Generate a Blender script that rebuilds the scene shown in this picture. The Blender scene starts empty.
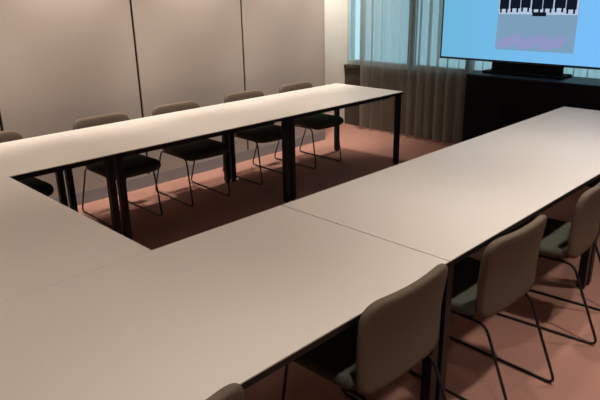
import bpy, bmesh, math, random
from mathutils import Vector, Matrix
random.seed(7)
S = bpy.context.scene
COL = S.collection
PI = math.pi

# ------------------------------------------------------------------ materials
def srgb(r, g, b):
    def f(c):
        c /= 255.0
        return c / 12.92 if c <= .04045 else ((c + .055) / 1.055) ** 2.4
    return (f(r), f(g), f(b), 1)

def mat(name, col, rough=.5, metal=0., spec=.5, bump=None, var=None, detail=4.):
    """Principled; var=(scale, amount) mottles the colour, bump=(scale, strength) roughens the surface."""
    m = bpy.data.materials.new(name); m.use_nodes = True
    nt = m.node_tree; b = nt.nodes['Principled BSDF']
    b.inputs['Base Color'].default_value = col
    b.inputs['Roughness'].default_value = rough
    b.inputs['Metallic'].default_value = metal
    b.inputs['Specular IOR Level'].default_value = spec
    tc = nt.nodes.new('ShaderNodeTexCoord')
    if var:
        n = nt.nodes.new('ShaderNodeTexNoise'); n.inputs['Scale'].default_value = var[0]; n.inputs['Detail'].default_value = detail
        nt.links.new(tc.outputs['Object'], n.inputs['Vector'])
        mx = nt.nodes.new('ShaderNodeMix'); mx.data_type = 'RGBA'
        a = var[1]
        mx.inputs['A'].default_value = (col[0] * (1 - a), col[1] * (1 - a), col[2] * (1 - a), 1)
        mx.inputs['B'].default_value = (min(1, col[0] * (1 + a)), min(1, col[1] * (1 + a)), min(1, col[2] * (1 + a)), 1)
        nt.links.new(n.outputs['Fac'], mx.inputs['Factor'])
        nt.links.new(mx.outputs['Result'], b.inputs['Base Color'])
    if bump:
        n2 = nt.nodes.new('ShaderNodeTexNoise'); n2.inputs['Scale'].default_value = bump[0]
        nt.links.new(tc.outputs['Object'], n2.inputs['Vector'])
        bp = nt.nodes.new('ShaderNodeBump'); bp.inputs['Strength'].default_value = bump[1]; bp.inputs['Distance'].default_value = .003
        nt.links.new(n2.outputs['Fac'], bp.inputs['Height'])
        nt.links.new(bp.outputs['Normal'], b.inputs['Normal'])
    return m

def emit(name, col, s):
    m = bpy.data.materials.new(name); m.use_nodes = True
    nt = m.node_tree; nt.nodes.clear()
    o = nt.nodes.new('ShaderNodeOutputMaterial'); e = nt.nodes.new('ShaderNodeEmission')
    e.inputs['Color'].default_value = col; e.inputs['Strength'].default_value = s
    nt.links.new(e.outputs[0], o.inputs[0]); return m

M = {}
M['laminate'] = mat('white_laminate', srgb(214, 199, 184), .42, spec=.4, var=(1.2, .03))
M['edge'] = mat('black_edge_band', srgb(13, 12, 12), .5, spec=.3)
M['black_metal'] = mat('black_powder_coat', srgb(15, 14, 15), .45, spec=.35)
M['rod'] = mat('black_rod', srgb(30, 27, 27), .35, spec=.5)
M['taupe_fabric'] = mat('taupe_upholstery', srgb(106, 89, 74), .95, spec=.15, bump=(260, .5), var=(60, .10))
M['seat_fabric'] = mat('dark_seat_upholstery', srgb(90, 87, 74), .95, spec=.15, bump=(260, .5), var=(60, .12))
M['glide'] = mat('plastic_glide', srgb(20, 20, 20), .6)
M['wall_panel'] = mat('taupe_wall_panel', srgb(172, 154, 140), .7, spec=.25, bump=(90, .12), var=(3, .03))
M['joint'] = mat('bronze_joint', srgb(58, 44, 36), .4, metal=.5)
M['plaster'] = mat('beige_plaster', srgb(226, 214, 198), .85, spec=.2, bump=(120, .1))
M['parapet'] = mat('dark_parapet', srgb(84, 74, 64), .85, spec=.2, bump=(120, .1))
M['ceiling'] = mat('white_ceiling', srgb(222, 218, 210), .9, spec=.2, bump=(200, .1))
M['base'] = mat('grey_baseboard', srgb(140, 134, 132), .5)
M['win_frame'] = mat('pale_window_frame', srgb(200, 214, 216), .4)
M['mullion'] = mat('slate_mullion', srgb(38, 56, 66), .45)
M['cab'] = mat('black_cabinet', srgb(8, 8, 8), .7, spec=.12)
M['cab_top'] = mat('black_cabinet_top', srgb(9, 9, 10), .42, spec=.25)
M['bezel'] = mat('navy_black_bezel', srgb(20, 28, 46), .35)
M['screen'] = emit('blue_screen', srgb(112, 186, 248), 1.0)
_nt = M['screen'].node_tree
_tc = _nt.nodes.new('ShaderNodeTexCoord'); _sp = _nt.nodes.new('ShaderNodeSeparateXYZ'); _mx = _nt.nodes.new('ShaderNodeMix'); _mx.data_type = 'RGBA'
_mx.inputs['A'].default_value = srgb(110, 183, 219); _mx.inputs['B'].default_value = srgb(124, 192, 255)
_nt.links.new(_tc.outputs['Generated'], _sp.inputs[0]); _nt.links.new(_sp.outputs[0], _mx.inputs['Factor'])
_nt.links.new(_mx.outputs['Result'], [n for n in _nt.nodes if n.type == 'EMISSION'][0].inputs['Color'])
M['pic_pale'] = emit('picture_pale_floor', srgb(150, 158, 205), .9)
M['pic_white'] = emit('picture_white_wall', srgb(190, 208, 232), .9)
M['pic_mid'] = emit('picture_grey_blue', srgb(130, 166, 196), .9)
M['pic_dark'] = emit('picture_dark_chairs', srgb(20, 28, 44), .8)

def carpet():
    m = bpy.data.materials.new('red_brown_carpet'); m.use_nodes = True
    nt = m.node_tree; b = nt.nodes['Principled BSDF']
    b.inputs['Roughness'].default_value = 1; b.inputs['Specular IOR Level'].default_value = .08
    tc = nt.nodes.new('ShaderNodeTexCoord')
    n1 = nt.nodes.new('ShaderNodeTexNoise'); n1.inputs['Scale'].default_value = 2.2; n1.inputs['Detail'].default_value = 3
    n2 = nt.nodes.new('ShaderNodeTexNoise'); n2.inputs['Scale'].default_value = 140; n2.inputs['Detail'].default_value = 2
    for n in (n1, n2): nt.links.new(tc.outputs['Object'], n.inputs['Vector'])
    mx = nt.nodes.new('ShaderNodeMix'); mx.data_type = 'RGBA'
    mx.inputs['A'].default_value = srgb(164, 116, 101); mx.inputs['B'].default_value = srgb(188, 135, 114)
    nt.links.new(n1.outputs['Fac'], mx.inputs['Factor'])
    m2 = nt.nodes.new('ShaderNodeMix'); m2.data_type = 'RGBA'; m2.blend_type = 'MULTIPLY'; m2.inputs['Factor'].default_value = .35
    nt.links.new(mx.outputs['Result'], m2.inputs['A']); nt.links.new(n2.outputs['Fac'], m2.inputs['B'])
    nt.links.new(m2.outputs['Result'], b.inputs['Base Color'])
    bp = nt.nodes.new('ShaderNodeBump'); bp.inputs['Strength'].default_value = .6; bp.inputs['Distance'].default_value = .004
    nt.links.new(n2.outputs['Fac'], bp.inputs['Height']); nt.links.new(bp.outputs['Normal'], b.inputs['Normal'])
    return m
M['carpet'] = carpet()

def sheer():
    m = bpy.data.materials.new('sheer_voile'); m.use_nodes = True
    nt = m.node_tree; nt.nodes.clear()
    o = nt.nodes.new('ShaderNodeOutputMaterial')
    d = nt.nodes.new('ShaderNodeBsdfDiffuse'); t = nt.nodes.new('ShaderNodeBsdfTranslucent'); tr = nt.nodes.new('ShaderNodeBsdfTransparent')
    c = srgb(178, 156, 136)
    d.inputs['Color'].default_value = c; t.inputs['Color'].default_value = srgb(206, 212, 208)
    tr.inputs['Color'].default_value = (.9, .92, .92, 1)
    a = nt.nodes.new('ShaderNodeMixShader'); a.inputs[0].default_value = .62
    nt.links.new(d.outputs[0], a.inputs[1]); nt.links.new(t.outputs[0], a.inputs[2])
    e = nt.nodes.new('ShaderNodeMixShader'); e.inputs[0].default_value = .44
    nt.links.new(a.outputs[0], e.inputs[1]); nt.links.new(tr.outputs[0], e.inputs[2])
    nt.links.new(e.outputs[0], o.inputs[0]); return m
M['sheer'] = sheer()

def glass():
    m = bpy.data.materials.new('window_glass'); m.use_nodes = True
    nt = m.node_tree; nt.nodes.clear()
    o = nt.nodes.new('ShaderNodeOutputMaterial')
    tr = nt.nodes.new('ShaderNodeBsdfTransparent'); tr.inputs['Color'].default_value = (.86, .95, .95, 1)
    g = nt.nodes.new('ShaderNodeBsdfGlossy'); g.inputs['Roughness'].default_value = .03
    fr = nt.nodes.new('ShaderNodeFresnel'); mx = nt.nodes.new('ShaderNodeMixShader')
    nt.links.new(fr.outputs[0], mx.inputs[0]); nt.links.new(tr.outputs[0], mx.inputs[1]); nt.links.new(g.outputs[0], mx.inputs[2])
    nt.links.new(mx.outputs[0], o.inputs[0]); return m
M['glass'] = glass()

# ------------------------------------------------------------------ mesh helpers
def box(bm, x0, y0, z0, x1, y1, z1, bev=0.):
    r = bmesh.ops.create_cube(bm, size=1)
    vs = r['verts']
    for v in vs:
        v.co = Vector(((x0 + x1) / 2 + v.co.x * (x1 - x0), (y0 + y1) / 2 + v.co.y * (y1 - y0), (z0 + z1) / 2 + v.co.z * (z1 - z0)))
    if bev:
        es = list({e for v in vs for e in v.link_edges})
        bmesh.ops.bevel(bm, geom=es, offset=bev, segments=2, affect='EDGES', profile=.5)

def boxes(lst, bev=0.):
    bm = bmesh.new()
    for b in lst: box(bm, *b, bev)
    return bm

def fillet(pts, r, closed, n=6):
    out = []; k = len(pts)
    for i, p in enumerate(pts):
        p = Vector(p)
        if not closed and i in (0, k - 1): out.append(p); continue
        a = Vector(pts[i - 1]) - p; b = Vector(pts[(i + 1) % k]) - p
        rr = min(r, a.length * .45, b.length * .45)
        s, e = p + a.normalized() * rr, p + b.normalized() * rr
        for j in range(n + 1):
            t = j / n
            out.append(s * (1 - t) ** 2 + p * 2 * t * (1 - t) + e * t * t)
    return out

def tube(bm, pts, rad, closed=False, seg=10):
    n = len(pts); rings = []
    up = None
    for i, p in enumerate(pts):
        a = pts[i - 1] if (closed or i) else p
        b = pts[(i + 1) % n] if (closed or i < n - 1) else p
        t = (b - a).normalized()
        if up is None:
            up = Vector((0, 1, 0)) if abs(t.y) < .8 else Vector((1, 0, 0))
        u = (up - t * up.dot(t)).normalized(); w = t.cross(u)
        rings.append([bm.verts.new(p + (u * math.cos(2 * PI * k / seg) + w * math.sin(2 * PI * k / seg)) * rad) for k in range(seg)])
    m = n if closed else n - 1
    for i in range(m):
        A, B = rings[i], rings[(i + 1) % n]
        for k in range(seg):
            bm.faces.new((A[k], A[(k + 1) % seg], B[(k + 1) % seg], B[k]))
    if not closed:
        bm.faces.new(list(reversed(rings[0]))); bm.faces.new(rings[-1])

def rrect(w0, w1, h, r0, r1, n=7):
    """outline of a rounded trapezoid: bottom width w0, top width w1, height h (v from 0 to h)"""
    c = [(-w0 / 2, 0, r0), (w0 / 2, 0, r0), (w1 / 2, h, r1), (-w1 / 2, h, r1)]
    out = []
    for i, (x, y, r) in enumerate(c):
        p = Vector((x, y)); a = (Vector(c[i - 1][:2]) - p).normalized(); b = (Vector(c[(i + 1) % 4][:2]) - p).normalized()
        s, e = p + a * r, p + b * r
        for j in range(n + 1):
            t = j / n
            out.append(s * (1 - t) ** 2 + p * 2 * t * (1 - t) + e * t * t)
        q = Vector(c[(i + 1) % 4][:2]); q2 = q - b * c[(i + 1) % 4][2]
        for j in range(1, 5): out.append(e.lerp(q2, j / 5))
    return out

def pad(bm, outline, thick, edge, fmap):
    """soft-edged pad: outline (u, v), thickness t in -thick/2..thick/2, mapped into space by fmap(u, v, t)"""
    N = len(outline); c = sum(outline, Vector((0, 0))) / N
    def ring(ins, t):
        vs = []
        for p in outline:
            d = p - c; L = d.length
            q = c + d * max(0, (L - ins) / L)
            vs.append(bm.verts.new(fmap(q.x, q.y, t)))
        return vs
    def sring(s, t): return [bm.verts.new(fmap(*(c + (p - c) * s), t)) for p in outline]
    h = thick / 2; rings = []
    for s in (.12, .35, .6, .8): rings.append(sring(s, h))
    for k in range(7):
        a = PI / 2 * (1 - k / 3)
        rings.append(ring(edge * (1 - math.cos(a)), h * math.sin(a) if abs(a) < PI / 2 else math.copysign(h, a)))
    for s in (.8, .6, .35, .12): rings.append(sring(s, -h))
    for A, B in zip(rings, rings[1:]):
        for k in range(N): bm.faces.new((A[k], A[(k + 1) % N], B[(k + 1) % N], B[k]))
    bm.faces.new(list(reversed(rings[0]))); bm.faces.new(rings[-1])

def obj(name, bm, m, parent=None, smooth=False):
    bmesh.ops.recalc_face_normals(bm, faces=bm.faces[:])
    me = bpy.data.meshes.new(name); bm.to_mesh(me); bm.free()
    me.materials.append(m)
    if smooth:
        for p in me.polygons: p.use_smooth = True
    o = bpy.data.objects.new(name, me); COL.objects.link(o)
    if parent: o.parent = parent
    return o

def thing(name, label, cat, loc=(0, 0, 0), rz=0., group=None):
    o = bpy.data.objects.new(name, None); COL.objects.link(o)
    o.empty_display_size = .1
    o.location = loc; o.rotation_euler = (0, 0, rz)
    o['label'] = label; o['category'] = cat
    if group: o['group'] = group
    return o

def tag(o, label, cat, group=None):
    o['label'] = label; o['category'] = cat
    if group: o['group'] = group
    return o

def struct(name, bm, m, parent=None):
    o = obj(name, bm, m, parent)
    if not parent: o['kind'] = 'structure'
    return o

def dup(root, loc, rz, label):
    r = root.copy(); COL.objects.link(r); r.location = loc; r.rotation_euler = (0, 0, rz); r['label'] = label
    for ch in list(root.children):
        c = ch.copy(); COL.objects.link(c); c.parent = r
        for g in list(ch.children):
            d = g.copy(); COL.objects.link(d); d.parent = c
    return r

# ------------------------------------------------------------------ room
WX = -4.75           # face of the panelled wall
WY = 5.99            # inner face of the window wall
XR, YB, H = 2.6, -2.2, 2.75
struct('floor', boxes([(-5.3, YB - .1, -.12, XR + .1, WY + .25, 0)]), M['carpet'])
struct('ceiling', boxes([(-5.3, YB - .1, H, XR + .1, WY + .25, H + .1)]), M['ceiling'])
PW = 1.2
seams = [2.755 + PW * k for k in range(-4, 3)]          # joints between wall panels
seams[-1] = 5.155
bm = bmesh.new()
edges = [YB] + [s for s in seams if s > YB + .1]
for a, b in zip(edges, edges[1:]):
    box(bm, WX - .06, a + .012, .11, WX, b - .012, H, .003)
struct('wall_left', bm, M['wall_panel'])
struct('trim_1', boxes([(WX - .54, YB, 0, WX - .012, 5.16, H)]), M['joint'])
struct('baseboard_left', boxes([(WX - .011, YB, 0, WX + .002, 5.155, .11)], .002), M['base'])
struct('wall_side', boxes([(WX - .54, 5.166, 0, WX - .42, WY + .2, H)]), M['plaster'])
struct('wall_right', boxes([(XR, YB, 0, XR + .1, WY + .2, H)]), M['plaster'])
struct('wall_rear', boxes([(-5.29, YB - .1, 0, XR, YB, H)]), M['plaster'])
SILL = .755
WXR = -1.2
struct('wall_far', boxes([(WX - .42, WY, 0, XR, WY + .2, SILL - .02), (WXR, WY, SILL - .02, XR, WY + .2, H),
                          (WX - .42, WY, 2.62, WXR, WY + .2, H)]), M['parapet'])
# window: frame, mullions, glass
w = struct('window_1', boxes([(WX - .42, WY + .04, SILL + .02, WX - .385, WY + .11, 2.62), (WXR - .06, WY + .04, SILL + .02, WXR, WY + .11, 2.62),
                              (WX - .385, WY + .04, SILL + .02, WXR - .06, WY + .11, SILL + .08), (WX - .385, WY + .04, 2.56, WXR - .06, WY + .11, 2.62)], .004), M['win_frame'])
w['kind'] = 'structure'
for i in range(4):
    x = -4.19 + .77 * i
    if x < WXR - .2:
        struct('mullion', boxes([(x - .035, WY + .03, SILL + .08, x + .035, WY + .115, 2.56)], .004), M['mullion'], w)
struct('mullion', boxes([(-4.955, WY + .03, SILL + .08, -4.930, WY + .115, 2.56)], .004), M['win_frame'], w)  # pale strip added to imitate the bright glint along the curtain's edge
xs = [WX - .42] + [-4.19 + .77 * i for i in range(4)] + [WXR - .06]
for a, b in zip(xs, xs[1:]):
    struct('pane', boxes([(a + .036, WY + .07, SILL + .08, b - .036, WY + .078, 2.56)]), M['glass'], w)
struct('window_sill', boxes([(WX - .42, WY - .02, SILL - .02, WXR, WY + .2, SILL + .02)], .004), M['parapet'], w)

# sheer curtain with gathered folds
bm = bmesh.new()
NX, NZ = 500, 14
x0, x1 = WX - .10, -1.08
rnd = random.Random(3)
ph = [rnd.uniform(0, 6.28) for _ in range(8)]
cols = []
for i in range(NX + 1):
    t = i / NX; x = x0 + (x1 - x0) * t; col = []
    for j in range(NZ + 1):
        z = .025 + (H - .03) * j / NZ
        s = j / NZ
        a = .040 + .014 * math.sin(x * 5 + ph[0])
        y = WY - .095 + a * math.sin(2 * PI * x / .135 + .9 * math.sin(x * 4.1 + ph[1])) + .011 * math.sin(2 * PI * x / .047 + ph[2] + s) + .012 * math.sin(x * 9 + 2 * s + ph[3]) * (1 - s)
        col.append(bm.verts.new((x + .010 * math.sin(2 * PI * x / .135 * 2 + ph[4]), y, z)))
    cols.append(col)
for A, B in zip(cols, cols[1:]):
    for j in range(NZ): bm.faces.new((A[j], B[j], B[j + 1], A[j + 1]))
cur = obj('sheer_curtain', bm, M['sheer'], smooth=True)
tag(cur, 'floor-length gathered sheer curtain in front of the window, pale above and dark below', 'curtain')

# ------------------------------------------------------------------ tables
TZ = .74
def table(x0, y0, x1, y1, label, group):
    cx, cy = (x0 + x1) / 2, (y0 + y1) / 2
    g = .0003
    hx, hy = (x1 - x0) / 2 - g, (y1 - y0) / 2 - g
    t = thing('meeting_table', label, 'table', (cx, cy, 0), 0, group)
    top = obj('tabletop', boxes([(-hx, -hy, TZ - .006, hx, hy, TZ)], .0015), M['laminate'], t)
    obj('edge_band', boxes([(-hx + .001, -hy + .001, TZ - .028, hx - .001, hy - .001, TZ - .006)]), M['edge'], t)['label'] = 'black edge of the tabletop'
    L = .045
    ix, iy = hx - .012, hy - .012
    z1 = TZ - .028
    fr = boxes([(-ix + .08, -iy + .08, z1 - .035, ix - .08, -iy + .11, z1), (-ix + .08, iy - .11, z1 - .035, ix - .08, iy - .08, z1),
                (-ix + .08, -iy + .11, z1 - .035, -ix + .11, iy - .11, z1), (ix - .11, -iy + .11, z1 - .035, ix - .08, iy - .11, z1),
                (-ix + .02, -iy + .02, z1 - .008, -ix + .12, -iy + .12, z1), (ix - .12, -iy + .02, z1 - .008, ix - .02, -iy + .12, z1),
                (-ix + .02, iy - .12, z1 - .008, -ix + .12, iy - .02, z1), (ix - .12, iy - .12, z1 - .008, ix - .02, iy - .02, z1)], .002)
    obj('frame', fr, M['black_metal'], t)
    for sx in (-1, 1):
        for sy in (-1, 1):
            a, b = sorted((sx * ix, sx * (ix - L))); c, d = sorted((sy * iy, sy * (iy - L)))
            lg = obj('leg', boxes([(a, c, .012, b, d, z1)], .003), M['black_metal'], t)
            bm = bmesh.new(); bmesh.ops.create_cone(bm, cap_ends=True, segments=20, radius1=.02, radius2=.017, depth=.012,
                matrix=Matrix.Translation(((a + b) / 2, (c + d) / 2, .006)))
            obj('foot', bm, M['glide'], lg)
    return t
LX0, LX1 = -4.33, -3.457
RX0, RX1 = -1.973, -1.055
ly = [.25, 1.78, 3.342, 4.885]
GL, GR = 'white-topped tables in a row along the panelled wall', 'white-topped tables in the row running up to the television'
for i, lab in enumerate(['white-topped table by the panelled wall joined to the cross table\'s far end',
                         'white-topped table in the middle of the row by the panelled wall',
                         'white-topped table by the panelled wall, the one ending near the curtain']):
    table(LX0, ly[i], LX1, ly[i + 1], lab, GL)
ry = [.203, 1.833, 3.463, 5.093]
for i, lab in enumerate(['nearest white-topped table of the television row, ending at the visible seam',
                         'white-topped table just beyond the visible seam, between the end tables of its row',
                         'white-topped table at the television end, right in front of the black cabinet']):
    table(RX0, ry[i], RX1, ry[i + 1] - (.004 if i == 0 else 0), lab, GR)
table(LX1, .22, RX0, 1.12, 'white-topped cross table joining the wall row to the television row', None)

# ------------------------------------------------------------------ chairs  (local front = +X)
def make_chair(label, group):
    t = thing('sled_chair', label, 'chair', (0, 0, 0), 0, group)
    # seat
    bm = bmesh.new()
    out = [Vector((p.x, p.y)) for p in rrect(.44, .47, .45, .06, .07)]
    def fs(u, v, h):
        x = v - .215; e = max(0, (x - .12)) / .12
        return Vector((x, u, .447 + h - .022 * e * e - .012 * (1 - (u / .23) ** 2) + .03 * max(0, (-x - .12)) / .1 * .5))
    pad(bm, out, .05, .022, fs)
    obj('seat', bm, M['seat_fabric'], t, True)['label'] = 'dark upholstered seat'
    # backrest
    bm = bmesh.new()
    out = rrect(.455, .485, .355, .045, .085)
    def fb(u, v, h):
        return Vector((-.255 - v * .07 + .028 * (u / .24) ** 2 + h + .012 * math.sin(v / .355 * PI), u, .437 + v))
    pad(bm, out, .036, .017, fb)
    obj('backrest', bm, M['taupe_fabric'], t, True)['label'] = 'taupe upholstered backrest'
    # sled frame, one closed bent rod per side
    for s in (-1, 1):
        b = bmesh.new()
        pts = [(-.41, s * .19, .0075), (.21, s * .19, .0075), (.15, s * .185, .405), (-.245, s * .185, .405)]
        tube(b, fillet(pts, .045, True), .0068, True)
        lg = obj('sled_leg', b, M['rod'], t, True)
    for x in (.10, -.17):
        b = bmesh.new(); tube(b, [Vector((x, -.185, .405)), Vector((x, .185, .405))], .0065)
        obj('crossbar', b, M['rod'], t, True)
    # bent straps that carry the backrest
    for s in (-1, 1):
        b = bmesh.new(); tube(b, fillet([(-.17, s * .12, .405), (-.226, s * .12, .41), (-.232, s * .12, .50)], .04, False), .007)
        obj('back_support', b, M['rod'], t, True)
    return t
GA, GB = 'chairs along the panelled wall', 'chairs on the outer side of the television row'
XL = -4.175
left = [(4.36, 'taupe-backed sled chair against the panelled wall, nearest the curtain'),
        (3.66, 'taupe-backed wall-side sled chair, second from the curtain'),
        (2.88, 'taupe-backed wall-side sled chair, third from the curtain'),
        (2.19, 'taupe-backed wall-side sled chair, fourth from the curtain'),
        (1.34, 'wall-side sled chair farthest from the curtain, cut by the picture edge')]
first = make_chair(left[0][1], GA)
first.location = (XL, left[0][0], 0)
for y, lab in left[1:]:
    dup(first, (XL + random.uniform(-.015, .015), y, 0), random.uniform(-.05, .05), lab)
right = [(-1.275, .565, 0, 'taupe-backed sled chair of which only the top corner shows at the bottom edge'),
         (-1.27, 1.515, 0, 'taupe-backed sled chair at the end of the nearest table, before its seam'),
         (-1.226, 2.225, -.03, 'taupe-backed sled chair just past the table seam, its back fully in view'),
         (-1.215, 3.0, .10, 'taupe-backed sled chair turned slightly, beside a table leg at the right edge')]
for x, y, a, lab in right:
    c = dup(first, (x, y, 0), PI + a, lab); c['group'] = GB

# ------------------------------------------------------------------ black cabinet and television
CX0, CX1, CY0, CY1, CZ = -3.06, -1.25, 5.36, 5.79, .895
cab = thing('media_cabinet', 'long low black cabinet under the television, behind the table end', 'cabinet', ((CX0 + CX1) / 2, (CY0 + CY1) / 2, 0))
hx, hy = (CX1 - CX0) / 2, (CY1 - CY0) / 2
obj('body', boxes([(-hx + .003, -hy + .022, .06, hx - .003, hy, CZ - .022)], .002), M['cab'], cab)
obj('plinth', boxes([(-hx + .03, -hy + .05, 0, hx - .03, hy - .03, .06)]), M['cab'], cab)
obj('top_panel', boxes([(-hx, -hy, CZ - .022, hx, hy, CZ)], .003), M['cab_top'], cab)
n = 4
for i in range(n):
    a = -hx + .004 + (2 * hx - .008) / n * i; b = a + (2 * hx - .008) / n
    d = obj('door', boxes([(a + .002, -hy + .001, .065, b - .002, -hy + .021, CZ - .026)], .002), M['cab'], cab)
    hxp = b - .05 if i % 2 == 0 else a + .05
    obj('handle', boxes([(hxp - .006, -hy - .014, .50, hxp + .006, -hy + .001, .64)], .003), M['cab'], d)
TX0, TX1, TYF, TB = -3.52, -1.58, 5.60, .995
TT = TB + 1.11
tcx = (TX0 + TX1) / 2
tv = thing('television', 'large television with a lit blue screen above the black cabinet', 'television', (tcx, TYF, CZ))
zb, zt = TB - CZ, TT - CZ; h2 = (TX1 - TX0) / 2
BZ = .016
obj('casing', boxes([(-h2 + .004, .012, zb + .004, h2 - .004, .05, zt - .004), (-.5, .05, zb + .15, .5, .085, zb + .75)], .004), M['bezel'], tv)
obj('bezel', boxes([(-h2, 0, zb, h2, .012, zb + BZ + .004), (-h2, 0, zt - BZ, h2, .012, zt), (-h2, 0, zb + BZ + .004, -h2 + BZ, .012, zt - BZ), (h2 - BZ, 0, zb + BZ + .004, h2, .012, zt - BZ)], .0015), M['bezel'], tv)
sc = obj('screen', boxes([(-h2 + BZ, .006, zb + BZ + .004, h2 - BZ, .012, zt - BZ)]), M['screen'], tv)
sc['label'] = 'lit pale blue screen'
# the photo shown on the slide: pale floor with a dark row of chairs across its top
px0, px1, pz0 = -2.905 - tcx, -2.15 - tcx, 1.118 - CZ
pic = obj('picture', boxes([(px0, .0045, pz0, px1, .0062, pz0 + .52)]), M['pic_mid'], sc)
pic['label'] = 'photo on the slide of pale floor and a dark row of chairs'
b = bmesh.new(); r2 = random.Random(5)
for i in range(9):
    a = px0 + .02 + i * .068; zz = pz0 + .02 + .025 * (i % 3)
    box(b, a, .0035, zz, a + .11 + .03 * (i % 2), .0046, zz + .075)
obj('picture_floor', b, M['pic_pale'], sc)
obj('picture_wall', boxes([(px0 + .004, .0038, pz0 + .33, px1 - .004, .0046, pz0 + .516)]), M['pic_white'], sc)
b = bmesh.new()
wd = (px1 - px0 - .02) / 7
for i in range(7):
    a = px0 + .012 + wd * i; z0 = pz0 + .355 + .006 * (i % 3)
    box(b, a, .0030, z0 + .02, a + wd * (.88 + .06 * (i % 2)), .0040, z0 + .125)      # chair back
    box(b, a + .006, .0030, z0 - .015, a + .024, .0040, z0 + .035)
    box(b, a + wd * .62, .0030, z0 - .015, a + wd * .62 + .018, .0040, z0 + .035)
box(b, px0 + .34, .0028, pz0 + .315, px0 + .47, .0039, pz0 + .350)
obj('picture_chairs', b, M['pic_dark'], sc)
# pedestal on the cabinet top
obj('stand', boxes([(-.42, -.09, 0, .36, .16, .022), (-.38, .014, .022, .32, .046, zb + .03)], .004), M['cab'], tv)

# ------------------------------------------------------------------ light
def spot(name, x, y, power, angle=100, blend=.8, col=(1, .80, .62), r=.06, z=2.7, tilt=0.):
    l = bpy.data.lights.new(name, 'SPOT'); l.energy = power; l.color = col
    l.spot_size = math.radians(angle); l.spot_blend = blend; l.shadow_soft_size = r
    o = bpy.data.objects.new(name, l); o.location = (x, y, z); o.rotation_euler = (0, math.radians(tilt), 0); COL.objects.link(o)
WARM = (1, .985, .955)
for y in (-.2, 1.0, 2.2, 3.4, 4.6, 5.6): spot('wall_washer', -4.40, y, 180 if y < 5 else 180, 74, .85, WARM, tilt=19)  # the last one is an extra, added to brighten the side wall's corner strip
for y, pw in ((.6, 32), (1.9, 60), (3.2, 80), (4.5, 86)): spot('downlight_wall_row', -3.85, y, pw, 84, 1.0, WARM)
for y, pw in ((.3, 24), (1.7, 46), (3.0, 80), (4.3, 80)): spot('downlight_screen_row', -1.45, y, pw, 84, 1.0, WARM)
for y, pw in ((.8, 90), (2.4, 130), (3.8, 100)): spot('downlight_aisle', -.35, y, pw, 80, 1.0, WARM)
spot('downlight_and_fill_cross', -2.75, .3, 28, 84, 1.0, WARM)
spot('downlight_and_fill_cross', -1.75, -.35, 34, 84, 1.0, WARM)  # fill light added to brighten the near-left tabletop, not a known fitting

wd_ = bpy.data.worlds.new('dusk'); S.world = wd_; wd_.use_nodes = True
bg = wd_.node_tree.nodes['Background']
bg.inputs['Color'].default_value = (.56, .83, .98, 1); bg.inputs['Strength'].default_value = 1.3

# ------------------------------------------------------------------ camera
yaw, pitch, roll, f = -0.7894578, 0.3397480, -0.0183224, 599.5725
fw = Vector((math.sin(yaw) * math.cos(pitch), math.cos(yaw) * math.cos(pitch), -math.sin(pitch)))
rt = Vector((math.cos(yaw), -math.sin(yaw), 0)); up = rt.cross(fw)
R_ = rt * math.cos(roll) + up * math.sin(roll); U_ = up * math.cos(roll) - rt * math.sin(roll)
cd = bpy.data.cameras.new('camera'); cd.sensor_width = 36; cd.lens = 36 * f / 600; cd.clip_start = .02
co = bpy.data.objects.new('camera', cd); COL.objects.link(co)
m = Matrix((R_, U_, -fw)).transposed().to_4x4(); m.translation = Vector((0, 0, 1.714))
co.matrix_world = m
S.camera = co
S.view_settings.view_transform = 'Standard'; S.view_settings.look = 'None'
S.view_settings.exposure = 0.0; S.view_settings.gamma = 1.0; S.view_settings.use_curve_mapping = False
try: S.cycles.use_denoising = True
except Exception: pass
